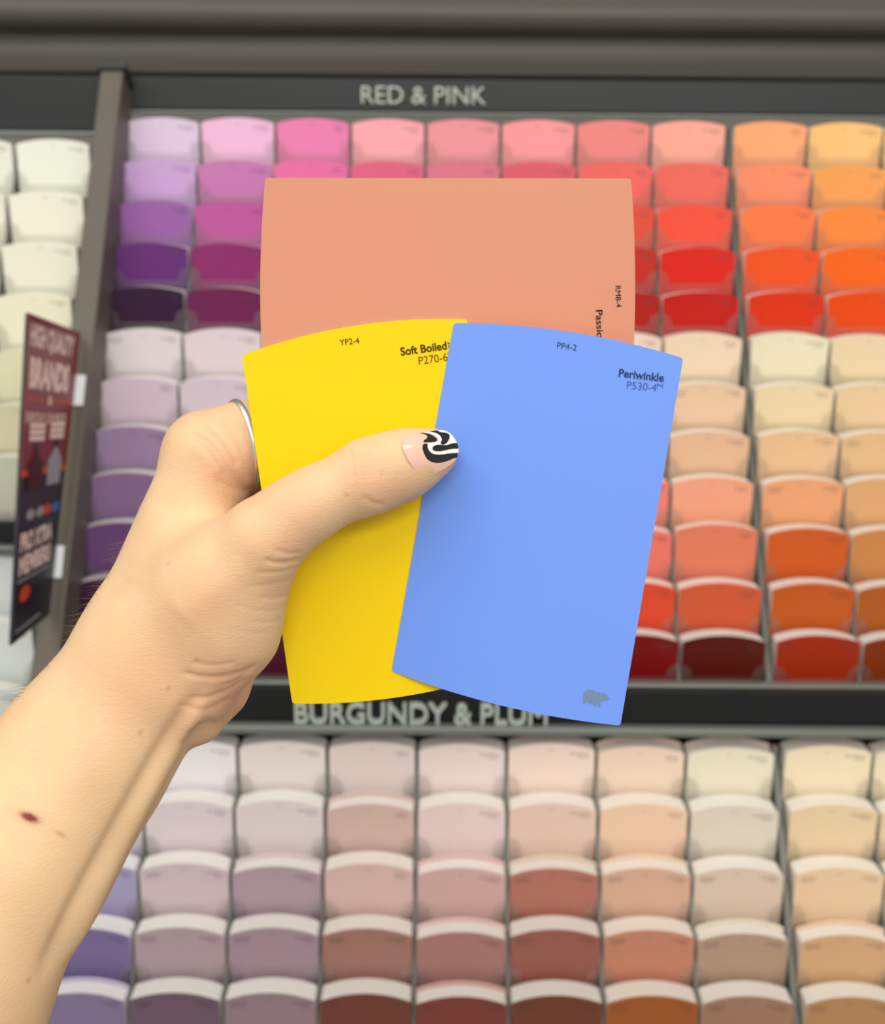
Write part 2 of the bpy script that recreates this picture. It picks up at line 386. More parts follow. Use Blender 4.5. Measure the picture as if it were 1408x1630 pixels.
# ------------------------------------------------------------------ header, bands, rails, canopy
XW0, XW1 = hit(-330, 190).x, hit(1640, 190).x
XP = hit(184, 190).x
def board(name, x0, x1, pyt, pyb, matr, fwd=0.004, depth=0.008, parent=None, px=704):
    """an upright board whose face spans two pixel rows"""
    p = hit(px, (pyt + pyb) / 2); yf = p.y - fwd
    def zz(py): d = ray(px, py); return CAM.z + d.z * (yf - CAM.y) / d.y
    b = MB(); b.box(x0, x1, yf, yf + depth, zz(pyb), zz(pyt)); o = b.build(name, matr, parent); bevel(o, 0.0012)
    return o, yf, zz
def lettering(s, px0, px1, pyt, pyb, yf, matr, parent, ext=0.0035, bold=0.02):
    a, f, mn, mx = text_geo(s, 0.5, bold)
    P0 = ray(px0, (pyt + pyb) / 2); P1 = ray(px1, (pyt + pyb) / 2)
    x0 = CAM.x + P0.x * (yf - CAM.y) / P0.y; x1 = CAM.x + P1.x * (yf - CAM.y) / P1.y
    d = ray((px0 + px1) / 2, pyt); zt = CAM.z + d.z * (yf - CAM.y) / d.y
    d = ray((px0 + px1) / 2, pyb); zb = CAM.z + d.z * (yf - CAM.y) / d.y
    v = [(x0 + (p[0] - mn[0]) / (mx[0] - mn[0]) * (x1 - x0), yf - (p[2] - mn[2]) / (mx[2] - mn[2]) * ext, zb + (p[1] - mn[1]) / (mx[1] - mn[1]) * (zt - zb)) for p in a]
    return link_mesh('lettering', v, f, matr, parent)
h, yf, zz = board('header_sign', XP + 0.006, XW1, 126, 178, M_black)
tag(h, 'black header board with pale raised letters RED & PINK', 'sign')
lettering('RED & PINK', 575, 773, 138, 166, yf, M_letter, h, 0.003, 0.0)['label'] = 'pale raised letters RED & PINK'
r_, _, _ = board('trim_header', XP + 0.006, XW1, 179, 183.5, M_rail, 0.004, 0.01); tag(r_, kind='structure')
h2, _, zz2 = board('header_sign', XW0, XP - 0.012, 126, 213, M_black, 0.004)
tag(h2, 'plain dark header board left of the post', 'sign')
r_, _, _ = board('trim_side', XW0, XP - 0.012, 214, 221, M_rail, 0.006, 0.010); tag(r_, kind='structure')
# band between the two racks
def band(x0, x1, pyt, pyb, label, t1, t2, mt, last, nxt, letters=None):
    root, yf, _ = board('header_sign', x0, x1, pyt, pyb, mt, 0.012, 0.008)
    tag(root, label, 'sign')
    p = hit(704, pyt); q = hit(704, pyb)
    for (pa, pb, fwd) in ((pyt - t1, pyt, 0.013), (pyb, pyb + t2, 0.014)):
        o, _, _ = board('rail', x0, x1, pa, pb, M_rail, fwd, 0.012)
        for m in o.modifiers: m.width = 0.0025; m.segments = 3
        setparent(o, root)
    yb_ = row_pos(last)[0] - BOW - 0.0025; zt_ = row_pos(pyb)[1]
    m = MB(); m.box(x0, x1, yb_ - 0.001, yb_, row_pos(nxt)[1] - 0.018, zt_); o = m.build('backing', M_dark)
    setparent(o, root)
    if letters:
        l = lettering(letters[0], *letters[1:], yf, M_letter, root, 0.006, 0.01); l['label'] = 'pale raised letters ' + letters[0]
band(XP + 0.006, XW1, 1097, 1159, 'black band with grey rails and pale raised letters BURGUNDY & PLUM', 9, 13, M_blackl, 1008, 1183, ('BURGUNDY & PLUM', 470, 870, 1117, 1149))
band(XW0, XP - 0.016, 837, 876, 'narrow black band with grey rails left of the post', 6, 8, M_blackl, 731, 893)
# canopy: a coved profile extruded along the whole display
p = hit(704, 123); y0, z0 = p.y, p.z
prof = [(0.0, 0.0), (-0.014, 0.0005), (-0.0155, 0.003), (-0.012, 0.006), (-0.004, 0.0095), (0.003, 0.0145), (0.008, 0.021), (0.0105, 0.029), (0.0105, 0.040),
        (0.0085, 0.0425), (-0.004, 0.0445), (-0.010, 0.050), (-0.013, 0.058), (-0.010, 0.067), (-0.004, 0.075), (0.004, 0.0805), (0.006, 0.082)]
b = MB(); n = len(prof)
pf = prof + [(0.05, 0.082), (0.05, 0.0)]
b.prism([(XW0, y0 + a, z0 + c) for a, c in pf], [(XW1, y0 + a, z0 + c) for a, c in pf], 0, 0)
o = b.build('canopy', M_canopy); tag(o, 'long grey-brown coved canopy across the top of the display', 'canopy')
me = o.data
for pl in me.polygons: pl.use_smooth = len(pl.vertices) == 4
o.modifiers.new('es', 'EDGE_SPLIT').split_angle = math.radians(50)
b = MB(); b.box(XW0, XW1, y0 + 0.004, y0 + 0.05, z0 + 0.0822, z0 + 0.10); o = b.build('trim_top', M_letter); tag(o, kind='structure')

# post: a bar parallel to the slope, standing proud of it
def postpt(px, py, off): return hit(px, py, off)
PT, PB = 112, 1240
b = MB()
tl, tr = hit(160, PT, 0.034), hit(196, PT, 0.034)
bl, br = hit(160, PT, 0.034) - SL * 0.62, hit(196, PT, 0.034) - SL * 0.62
fr = [tl, tr, br, bl]; bk = [v - SN * 0.040 for v in fr]
b.hexa(fr, bk)
post = b.build('display_post', M_post); bevel(post, 0.0015)
tag(post, 'grey-brown upright post between the coloured racks and the white rack', 'post')
b = MB(); e = 0.003
cp = [tl + Vector((-e, 0, 0)) + SN * e, tr + Vector((e, 0, 0)) + SN * e]
b.hexa([cp[0] + SL * 0.007, cp[1] + SL * 0.007, cp[1] , cp[0]], [v - SN * 0.046 for v in (cp[0] + SL * 0.007, cp[1] + SL * 0.007, cp[1], cp[0])])
o = b.build('end_cap', M_dark, post); o['label'] = 'dark end cap'

# room behind and below
b = MB(); b.box(-2.2, 2.2, 1.75, 1.8, 0, 3.4); tag(b.build('wall_back', M_wall), kind='structure')
b = MB(); b.box(-2.2, 2.2, -2.2, 1.8, -0.05, 0); tag(b.build('floor', M_floor), kind='structure')
q = hit(704, 1690); cy = q.y - 0.02
b = MB(); b.box(XW0, XW1, cy, 1.70, 0, q.z - 0.13); tag(b.build('plinth_cabinet', M_dark), 'dark low cabinet under the chip racks', 'cabinet')

# ------------------------------------------------------------------ aisle sign on the post
M_red = mat('sign_red', (122, 30, 30), 0.35, 0.4); M_blk = mat('sign_black', (34, 34, 38), 0.35, 0.4)
M_cream = mat('sign_cream', (232, 205, 195), 0.5, 0.2); M_or = mat('sign_orange', (206, 74, 34), 0.5, 0.2)
M_grey = mat('sign_grey', (150, 150, 152), 0.5, 0.2); M_blue = mat('sign_blue', (70, 110, 180), 0.5, 0.2); M_bott = mat('sign_bottle', (70, 26, 26), 0.5, 0.2)
qTL, qTR, qBR, qBL = at(42, 498, .8965), at(125, 530, 1.025), at(82, 978, .950), at(22, 1027, .868)
xs_ = (qTL.x + qTR.x + qBR.x + qBL.x) / 4
for v in (qTL, qTR, qBR, qBL): v.x = xs_
def sg(a, t, off=0.0):
    p = (qTL * (1 - a) + qTR * a) * (1 - t) + (qBL * (1 - a) + qBR * a) * t
    return p + Vector((off, 0, 0))
sign = empty('aisle_sign', sg(1, .5)); tag(sign, 'narrow red and black flag sign on the post reading HIGH QUALITY BRANDS', 'sign')
def sgbox(name, a0, a1, t0, t1, m, off, th, parent):
    b = MB(); b.hexa([sg(a0, t0, off), sg(a1, t0, off), sg(a1, t1, off), sg(a0, t1, off)], [sg(a0, t0, off - th), sg(a1, t0, off - th), sg(a1, t1, off - th), sg(a0, t1, off - th)])
    return b.build(name, m, parent)
sgbox('sign_panel', 0, 1, 0, 1, M_blk, 0, 0.0025, sign)
sgbox('red_field', 0.0, 1, 0.0, 0.505, M_red, 0.0004, 0.0004, sign)
def sgtext(name, s, a0, a1, t0, t1, m, bold=0.02):
    a, f, mn, mx = text_geo(s, 0.0, bold)
    v = [sg(a0 + (p[0] - mn[0]) / (mx[0] - mn[0]) * (a1 - a0), t1 - (p[1] - mn[1]) / (mx[1] - mn[1]) * (t1 - t0), 0.0007) for p in a]
    return link_mesh(name, v, f, m, sign)
sgtext('lettering', 'HIGH QUALITY', .04, .88, .025, .112, M_cream, 0.05)
sgtext('lettering', 'BRANDS', .06, .84, .13, .232, M_cream, 0.06)
sgtext('lettering', 'EVERYDAY LOW PRICES', .03, .86, .305, .338, M_cream)
sgtext('lettering', '&', .44, .54, .246, .278, M_cream)
sgbox('stripe', .04, .40, .258, .264, M_or, 0.0006, .0002, sign); sgbox('stripe', .58, .95, .258, .264, M_or, 0.0006, .0002, sign)
sgbox('stripe', .02, .98, .485, .503, M_or, 0.0006, .0002, sign)
def sgpoly(name, pts, m, off=0.0008):
    return link_mesh(name, [sg(a, t, off) for a, t in pts], [list(range(len(pts)))], m, sign)
def bottle(ac, t0, body, cap):
    w = .155
    sgpoly('bottle_picture', [(ac - w, t0 + .125), (ac - w, t0 + .04), (ac - .06, t0 + .015), (ac - .05, t0), (ac + .05, t0), (ac + .06, t0 + .015), (ac + w, t0 + .04), (ac + w, t0 + .125)][::-1], body, 0.0009)
    sgpoly('bottle_cap_picture', [(ac - .05, t0), (ac - .05, t0 - .022), (ac + .05, t0 - .022), (ac + .05, t0)], cap, 0.0010)
    for k_ in range(3): sgbox('price_line', ac - .15, ac + .15, t0 - .086 + k_ * .020, t0 - .070 + k_ * .020, M_cream, 0.0008, .0002, sign)
bottle(.28, .425, M_bott, M_blk); bottle(.70, .42, M_grey, M_bott)
for a_, m_ in ((.24, M_grey), (.46, M_grey), (.62, M_or), (.82, M_blue)):
    sgpoly('badge', [(a_ + .1 * math.cos(k * PI / 6), .625 + .017 * math.sin(k * PI / 6)) for k in range(12)], m_)
sgtext('lettering', 'PRO XTRA', .05, .80, .675, .735, M_cream, 0.05); sgtext('lettering', 'MEMBERS', .05, .80, .745, .805, M_cream, 0.05)
sgbox('text_line', .05, .80, .818, .824, M_grey, 0.0006, .0002, sign)
sgpoly('badge', [(.22 + .13 * math.cos(k * PI / 6), .866 + .024 * math.sin(k * PI / 6)) for k in range(12)], M_or)
sgbox('text_line', .06, .70, .965, .972, M_grey, 0.0006, .0002, sign)
for (x0, x1, y0_, y1_) in ((110, 136, 596, 645), (72, 102, 868, 920)):
    b = MB(); f_ = [hit(x0 + 4, y0_, .0375), hit(x1, y0_, .0375), hit(x1 - 5, y1_, .0375), hit(x0 - 1, y1_, .0375)]
    b.hexa(f_, [v - SN * .003 for v in f_])
    o = b.build('price_tab', M_white); bevel(o, .0008)
    tag(o, 'small white tab on the post beside the red half of the flag sign' if y0_ < 700 else 'small white tab on the post beside the black half of the flag sign', 'tab')

# ------------------------------------------------------------------ the three chips in the hand
def plane3(a, b, c):            # 1/Z is linear in pixels on a plane
    A = np.array([[p[0], p[1], 1] for p in (a, b, c)]); q = np.array([1 / p[2] for p in (a, b, c)])
    k = np.linalg.solve(A, q)
    return lambda px, py: 1.0 / (k[0] * px + k[1] * py + k[2])
def base(py): return 0.36 - (730 - py) * 0.0002 * 0.18
PLY = plane3((385, 565, base(565)), (742, 508, base(508)), (465, 1120, base(1120)))
PLB = plane3((722, 514, base(514) - .0007), (1087, 570, base(570) - .012), (623, 1068, base(1068) - .0007))
PLP = plane3((422, 283, base(283) + .0009), (1004, 284, base(284) + .0007), (424, 660, base(660) + .0009))
def outline(c, sag_top, sag_bot, rc=5.0, n=22):
    """c: the four corners TL TR BR BL in pixels; the two short ends bulge out"""
    TL, TR, BR, BL = [np.array(p, float) for p in c]
    def arc(a, b, sag):
        d = b - a; nrm = np.array([d[1], -d[0]]) / np.linalg.norm(d)
        return [a + d * t + nrm * sag * (1 - (2 * t - 1) ** 2) for t in np.linspace(0, 1, n)]
    top = arc(TL, TR, sag_top); bot = arc(BR, BL, sag_bot)
    poly = top + bot
    out = []
    N = len(poly)
    corners = {0, n - 1, n, 2 * n - 1}
    for i, p in enumerate(poly):
        if i in corners:
            a, b = poly[i - 1], poly[(i + 1) % N]
            pa = p + (a - p) / np.linalg.norm(a - p) * rc; pb = p + (b - p) / np.linalg.norm(b - p) * rc
            for t in (0, .25, .5, .75, 1): out.append(pa * (1 - t) ** 2 + p * 2 * t * (1 - t) + pb * t * t)
        else: out.append(p)
    return out
def held(name, label, pl, corners, sags, colr, rough=0.35):
    m = mat(name + '_paint', colr, rough, 0.28, noise=0.02, nscale=25)
    o = list(reversed(outline(corners, *sags)))
    nrm = (at(corners[0][0], corners[0][1], pl(*corners[0])) - at(corners[2][0], corners[2][1], pl(*corners[2])))
    nrm = nrm.cross(at(*corners[1], pl(*corners[1])) - at(*corners[3], pl(*corners[3]))).normalized()
    if nrm.dot(fw) < 0: nrm = -nrm
    fr = [at(p[0], p[1], pl(p[0], p[1])) for p in o]
    b = MB(); b.prism(fr, [v + nrm * 0.00038 for v in fr], 0, 1)
    ob = b.build('paint_chip', [m, M_paper]); tag(ob, label, 'paint chip')
    return ob
chY = held('yellow', 'yellow paint chip pinched under the thumb, printed Soft Boiled', PLY, [(385, 565), (743, 508), (822, 1062), (465, 1120)], (18, 17), (238, 203, 1))
chB = held('blue', 'periwinkle blue paint chip in front with the thumb tip on its edge', PLB, [(722, 514), (1087, 570), (987, 1155), (623, 1068)], (14, 13), (112, 151, 238))
# the peach chip lies on its side: its short ends are left and right
chP = held('peach', 'peach paint chip held sideways behind the yellow and blue chips', PLP, [(424, 662), (422, 283), (1004, 284), (1001, 662)], (9, 8), (210, 143, 115))
def chip_text(parent, pl, s, px, py, ang, hpx, wpx, matr, bold=0.0):
    """text whose baseline starts at a pixel, cap height and width in pixels, on the chip's plane"""
    a, f, mn, mx = text_geo(s, 0.0, bold)
    ca, sa = math.cos(math.radians(ang)), math.sin(math.radians(ang))
    capw = mx[0] - mn[0]; caph = 0.69
    v = []
    for p in a:
        lx = (p[0] - mn[0]) / capw * wpx; ly = p[1] / caph * hpx
        X = px + lx * ca - ly * sa * -1 * -1; Y = py - lx * sa - ly * ca
        X = px + lx * ca - ly * sa; Y = py - lx * sa - ly * ca
        v.append(at(X, Y, pl(X, Y) - 0.00016))
    o = link_mesh('printed_text', v, f, matr, parent); o['label'] = 'printed ' + s
    return o
I_y = mat('ink_on_yellow', (62, 48, 10), 0.6, 0.2); I_b = mat('ink_on_blue', (44, 62, 110), 0.6, 0.2); I_b2 = mat('thin_ink_on_blue', (62, 88, 150), 0.6, 0.2)
I_p = mat('ink_on_peach', (52, 24, 20), 0.6, 0.2); I_bear = mat('bear_ink', (112, 134, 166), 0.6, 0.2)
chip_text(chY, PLY, 'YP2-4', 541, 550, 6.5, 9.5, 31, I_y)
chip_text(chY, PLY, 'Soft Boiled', 638, 566, 8, 12.5, 74, I_y, 0.022)
chip_text(chY, PLY, '\u2020', 712, 551.5, 8, 8, 4, I_y, 0.01)
chip_text(chY, PLY, 'P270-6', 667, 580.5, 8, 12.5, 46, I_y, -0.008)
chip_text(chY, PLY, 'U', 713, 568, 8, 7, 6, I_y)
chip_text(chB, PLB, 'PP4-2', 886, 554, -7.5, 9.5, 31, I_b, -0.002)
chip_text(chB, PLB, 'Periwinkle', 984, 599.5, -6.5, 12.5, 72, I_b, 0.022)
chip_text(chB, PLB, 'P530-4', 997, 618.5, -5.5, 12, 47, I_b2, -0.008)
chip_text(chB, PLB, 'M', 1045, 617, -5.5, 6.5, 9, I_b2, -0.004)
chip_text(chP, PLP, 'RM8-4', 979, 455, -88, 8.5, 34, I_p)
chip_text(chP, PLP, 'Passion', 948, 493.5, -87.5, 10.5, 54, I_p, 0.01)
bp = [(500, 420), (560, 378), (620, 390), (690, 425), (760, 437), (830, 450), (870, 485), (905, 528), (850, 545), (790, 552), (748, 572), (752, 660), (735, 655), (690, 595), (665, 590),
      (682, 640), (660, 636), (622, 575), (590, 560), (612, 612), (590, 606), (545, 565), (515, 560), (522, 600), (468, 585), (492, 545), (486, 470)]
bpx = [(880 + a / 10.06, 1060 + c / 10.06) for a, c in bp]
o = link_mesh('bear_mark', [at(a, c, PLB(a, c) - 0.0002) for a, c in reversed(bpx)], [list(range(len(bpx)))], I_bear, chB); o['label'] = 'small grey bear mark'

# ------------------------------------------------------------------ the hand: one smooth implicit surface
def K(px, py, d):               # pixel + depth offset in mm -> camera frame in mm (x right, y up, z away)
    z = 360.0 + d
    return np.array([(px - CX) / F * z, (CY - py) / F * z, z])
def seg(P, A, B, kz=1.0):
    (ax, ay, ad, ar), (bx, by, bd, br) = A, B
    a, b = K(ax, ay, ad), K(bx, by, bd); ra, rb = ar * a[2] / F, br * b[2] / F
    s = np.array([1, 1, kz]); ba = (b - a) * s
    q = (P - a.astype(np.float32)) * s.astype(np.float32)
    L = float((ba * ba).sum()) + 1e-9
    t = np.clip((q @ ba.astype(np.float32)) / L, 0, 1)
    dd = q - t[..., None] * ba.astype(np.float32)
    return np.sqrt((dd * dd).sum(-1)) - (ra + (rb - ra) * t)
def smin(a, b, k):
    h = np.maximum(k - np.abs(a - b), 0) / k
    return np.minimum(a, b) - h * h * k * 0.25
def chain(P, pts, k=4.0, kz=1.0):
    d = None
    for A, B in zip(pts[:-1], pts[1:]):
        e = seg(P, A, B, kz); d = e if d is None else smin(d, e, k)
    return d
ARM = [(226, 1062, 8, 108), (205, 1105, 7, 112), (125, 1215, 2, 128), (25, 1351, -6, 150), (-138, 1602, -22, 193), (-300, 1850, -40, 215)]
META = [(252, 962, 14, 88), (335, 737, 13, 71)]
THUMBM = [(245, 1040, 4, 92), (338, 935, -5, 88), (418, 858, -14, 62)]
THUMB = [(418, 858, -14, 62), (470, 818, -14, 52), (514, 791, -12.5, 46.5), (588, 758, -11.8, 54), (645, 738, -11.2, 48), (690, 721, -10.2, 38)]
THENAR = [(404, 905, -7, 62), (362, 1000, -2, 76), (300, 1075, 4, 84)]
HEEL = [(396, 1000, 22, 42), (345, 1095, 16, 46), (306, 1125, 13, 62)]
PALM = [[(255, 1030, 20, 80), (342, 770, 32, 64)], [(270, 1040, 26, 74), (358, 830, 46, 58)], [(290, 1050, 28, 68), (375, 895, 56, 50)]]
FING = [[(330, 722, 14, 70), (395, 706, 19, 65), (450, 697, 24, 59), (560, 690, 32, 51), (640, 700, 20, 43), (690, 712, 10.5, 38)],
        [(342, 770, 32, 62), (450, 750, 42, 54), (530, 752, 45, 50), (610, 768, 28, 43), (662, 774, 11.5, 38)],
        [(358, 830, 46, 56), (440, 828, 56, 50), (515, 836, 58, 46), (590, 846, 36, 40), (622, 850, 12.5, 36)],
        [(375, 895, 56, 48), (440, 905, 62, 43), (495, 910, 60, 39), (550, 916, 40, 34), (577, 918, 12.5, 31)]]
edgeA, edgeB = np.array([385, 565.0]), np.array([465, 1120.0])
def sdf(P):
    d = chain(P, ARM, 12, 1.12)
    d = smin(d, chain(P, META, 6), 14)
    for p in PALM: d = smin(d, chain(P, p), 9)
    d = smin(d, chain(P, THUMBM, 8), 12)
    d = smin(d, chain(P, THENAR, 8), 8)
    d = smin(d, chain(P, HEEL, 5), 4.0)
    fg = None
    for c in FING:
        e = chain(P, c, 4); fg = e if fg is None else smin(fg, e, 0.8)
    d = smin(d, fg, 5)
    d = smin(d, chain(P, THUMB, 7), 5)
    # room for the pinched chips: a thin slot right of the yellow chip's left edge
    z = P[..., 2]; px = P[..., 0] / z * F + CX; py = CY - P[..., 1] / z * F
    zb = 360 - (730 - py) * 0.2 * 0.18
    t = (py - edgeA[1]) / (edgeB[1] - edgeA[1]); ex = edgeA[0] + t * (edgeB[0] - edgeA[0])
    slot = np.maximum(np.abs(z - zb - 0.1) - 0.75, (ex - px) * 0.2 - 0.4)
    slot = np.maximum(slot, (555 - py) * 0.2)
    return np.maximum(d, -slot)
VOX = 0.75
lo = np.array([-190.0, -215.0, 296.0]); hi = np.array([12.0, 42.0, 436.0])
gx, gy, gz = [np.arange(lo[i], hi[i], VOX, dtype=np.float32) for i in range(3)]
G = np.empty((len(gx), len(gy), len(gz)), np.float32)
YY, ZZ = np.meshgrid(gy, gz, indexing='ij')
for i0 in range(0, len(gx), 24):
    sl = gx[i0:i0 + 24]
    P = np.empty((len(sl), *YY.shape, 3), np.float32)
    P[..., 0] = sl[:, None, None]; P[..., 1] = YY; P[..., 2] = ZZ
    G[i0:i0 + 24] = sdf(P)
# close the forearm where it leaves the grid
G[0] = 1; G[-1] = 1; G[:, 0] = 1; G[:, -1] = 1; G[:, :, 0] = 1; G[:, :, -1] = 1
def surface_nets(G):
    neg = G < 0
    n = np.zeros(tuple(s - 1 for s in G.shape), np.int8)
    C = [(a, b, c) for a in (0, 1) for b in (0, 1) for c in (0, 1)]
    def sh(A, c): return A[c[0]:A.shape[0] - 1 + c[0], c[1]:A.shape[1] - 1 + c[1], c[2]:A.shape[2] - 1 + c[2]]
    for c in C: n += sh(neg, c)
    act = (n > 0) & (n < 8)
    idx = -np.ones(act.shape, np.int64); ii = np.argwhere(act); idx[act] = np.arange(len(ii))
    acc = np.zeros((len(ii), 3)); cnt = np.zeros(len(ii))
    for a in C:
        for ax in range(3):
            if a[ax]: continue
            b = list(a); b[ax] = 1
            va = G[tuple((ii + a).T)]; vb = G[tuple((ii + b).T)]
            m = (va < 0) != (vb < 0)
            t = np.where(m, va / np.where(m, va - vb, 1), 0)
            p = np.array(a, float)[None].repeat(len(ii), 0); p[:, ax] += t
            acc[m] += p[m]; cnt[m] += 1
    V = ii + acc / cnt[:, None]
    Q = []
    for ax in range(3):
        o1, o2 = [(1, 2), (2, 0), (0, 1)][ax]
        A = np.moveaxis(neg, ax, 0); cr = np.argwhere(np.moveaxis(A[:-1] != A[1:], 0, ax))
        ok = (cr[:, o1] > 0) & (cr[:, o2] > 0) & (cr[:, o1] < G.shape[o1] - 1) & (cr[:, o2] < G.shape[o2] - 1); cr = cr[ok]
        e1 = np.zeros(3, int); e1[o1] = 1; e2 = np.zeros(3, int); e2[o2] = 1
        q = np.stack([idx[tuple((cr - e1 - e2).T)], idx[tuple((cr - e2).T)], idx[tuple(cr.T)], idx[tuple((cr - e1).T)]], 1)
        inside = neg[tuple(cr.T)]
        q[~inside] = q[~inside][:, ::-1]
        Q.append(q)
    return V, np.concatenate(Q)
V, Q = surface_nets(G)
V = lo + V * VOX
def grad(P, e=0.4):
    g = np.empty_like(P)
    for k in range(3):
        d = np.zeros(3); d[k] = e
        g[:, k] = sdf((P + d).astype(np.float32)) - sdf((P - d).astype(np.float32))
    return g / np.maximum(np.linalg.norm(g, axis=1, keepdims=True), 1e-6)
inner = (V[:, 0] > lo[0] + 3) & (V[:, 1] > lo[1] + 3)
N_ = grad(V)
V[inner] -= (N_ * sdf(V.astype(np.float32))[:, None])[inner] * 0.9
def lap(V, Q, it, w):
    E = np.concatenate([Q[:, [0, 1]], Q[:, [1, 2]], Q[:, [2, 3]], Q[:, [3, 0]]])
    for _ in range(it):
        s = np.zeros_like(V); c = np.zeros(len(V))
        for a, b in ((0, 1), (1, 0)):
            np.add.at(s, E[:, a], V[E[:, b]]); np.add.at(c, E[:, a], 1)
        V = V * (1 - w) + s / c[:, None] * w
    return V
V = lap(V, Q, 6, 0.5)
N_ = grad(V, 0.8)
# ---- skin relief: creases, folds, tendons
PX = V[:, 0] / V[:, 2] * F + CX; PY = CY - V[:, 1] / V[:, 2] * F
front = np.clip(-N_[:, 2] * 3 + 0.3, 0, 1)
def dist_poly(pts):
    best = np.full(len(V), 1e9); tt = np.zeros(len(V)); n = len(pts) - 1
    for i, (a, b) in enumerate(zip(pts[:-1], pts[1:])):
        ax, ay = a; bx, by = b; dx, dy = bx - ax, by - ay
        t = np.clip(((PX - ax) * dx + (PY - ay) * dy) / (dx * dx + dy * dy), 0, 1)
        d = np.hypot(PX - ax - t * dx, PY - ay - t * dy)
        m = d < best; best[m] = d[m]; tt[m] = (i + t[m]) / n
    return best, tt
disp = np.zeros(len(V))
def crease(pts, depth, w, taper=True):
    global disp
    # smooth the polyline
    p = np.array(pts, float); q = [p[0]]
    for i in range(len(p) - 1): q += [p[i] * .75 + p[i + 1] * .25, p[i] * .25 + p[i + 1] * .75]
    q.append(p[-1])
    d, t = dist_poly(q)
    f = np.exp(-(d / w) ** 2)
    if taper: f = f * np.clip(np.minimum(t, 1 - t) * 5 + 0.15, 0, 1)
    disp = disp - depth * f * front
# thumb base
crease([(480, 890), (460, 896), (440, 897), (420, 891)], 0.7, 4.2); crease([(474, 903), (446, 911), (405, 912)], 0.3, 3.6); crease([(480, 880), (458, 882), (436, 875)], 0.4, 3.4)
crease([(470, 922), (430, 931), (392, 934)], 0.16, 3.4); crease([(464, 946), (440, 953), (410, 951)], 0.3, 3.6); crease([(456, 968), (420, 976), (372, 962)], 0.14, 3.6); crease([(452, 985), (425, 992), (398, 990)], 0.14, 3.2); crease([(440, 1005), (405, 1010), (365, 1002)], 0.12, 3.6)
# wrist
crease([(412, 1058), (374, 1076), (325, 1080), (288, 1070)], 0.6, 4.6); crease([(396, 1078), (362, 1100), (326, 1112), (300, 1113)], 0.5, 4.6); crease([(376, 1054), (335, 1061), (305, 1054)], 0.3, 4)
crease([(372, 1108), (338, 1128), (305, 1130), (282, 1122)], 0.35, 5); crease([(402, 1066), (380, 1082), (350, 1094)], 0.35, 3.4)
# folds beside the index knuckle and web
crease([(302, 690), (330, 704), (350, 730), (368, 758), (402, 788)], 0.9, 6.5); crease([(328, 674), (356, 697), (370, 722), (378, 744)], 0.5, 5); crease([(356, 668), (376, 695), (388, 725)], 0.2, 5)
crease([(342, 764), (372, 778), (408, 784)], 0.4, 6); crease([(306, 708), (330, 728), (350, 756)], -0.4, 11)
# thumb joint
for x in (558, 570, 582, 593, 604): crease([(x - 5 + (x % 5), 716), (x + 4, 735), (x + 6 - (x % 4), 764)], 0.3, 2.6)
crease([(612, 803), (592, 802), (578, 790)], 0.35, 4)
crease([(548, 730), (575, 722), (600, 718)], 0.15, 3)
# tendons of the wrist
crease([(318, 1100), (262, 1180), (200, 1290), (128, 1420), (60, 1560)], 1.5, 13, True)
crease([(330, 1110), (280, 1190), (222, 1300), (158, 1425), (100, 1550)], -1.3, 13, True)
crease([(322, 1150), (288, 1212), (240, 1300), (178, 1430)], 0.9, 12, True)
crease([(345, 1148), (310, 1160), (288, 1190)], 0.8, 8)
crease([(250, 800), (232, 870), (205, 930)], -0.5, 20); crease([(395, 905), (330, 940), (280, 985)], -0.6, 28)
# soft flat under the nail
rnd = np.random.RandomState(5)
V = V + N_ * disp[:, None]
# blush attribute
def gb(x, y, s, a): return a * np.exp(-((PX - x) ** 2 + (PY - y) ** 2) / (2 * s * s))
blush = gb(578, 745, 28, .4) + gb(640, 785, 40, .3) + gb(445, 800, 45, .4) + gb(385, 750, 24, .3) + gb(300, 680, 40, .25) + gb(330, 950, 60, .3) + gb(380, 1110, 45, .7) + gb(345, 770, 30, .4) + gb(250, 1090, 60, .2) + gb(470, 890, 40, .3) + gb(180, 1100, 60, .25)
mark = 0.0 * PX
def elli(x, y, ang, a, b):
    c, s = math.cos(math.radians(ang)), math.sin(math.radians(ang)); u = (PX - x) * c + (PY - y) * s; w = -(PX - x) * s + (PY - y) * c
    return np.exp(-((u / a) ** 2 + (w / b) ** 2))
mark = np.clip(1.5 * elli(47, 1301, 22, 13, 5.5), 0, 1) + 0.25 * elli(47, 1303, 22, 20, 11) + 0.35 * elli(97, 1328, 30, 12, 3.5)
def to_world(A):                # camera frame mm -> world
    R = np.array([[rt.x, up.x, fw.x], [rt.y, up.y, fw.y], [rt.z, up.z, fw.z]])
    return (A / 1000.0) @ R.T + np.array(CAM)
HW = to_world(V)
hme = bpy.data.meshes.new('hand')
hme.vertices.add(len(HW)); hme.vertices.foreach_set('co', HW.astype(np.float32).ravel())
hme.loops.add(Q.size); hme.loops.foreach_set('vertex_index', Q.astype(np.int32).ravel())
hme.polygons.add(len(Q)); hme.polygons.foreach_set('loop_start', np.arange(0, Q.size, 4, dtype=np.int32))
hme.update(calc_edges=True); hme.validate()
hme.polygons.foreach_set('use_smooth', [True] * len(hme.polygons))
at_ = hme.attributes.new('skin_tone', 'FLOAT_COLOR', 'POINT')
arr = np.zeros((len(HW), 4), np.float32); arr[:, 0] = np.clip(blush, 0, 1); arr[:, 1] = np.clip(mark, 0, 1); arr[:, 3] = 1
at_.data.foreach_set('color', arr.ravel())
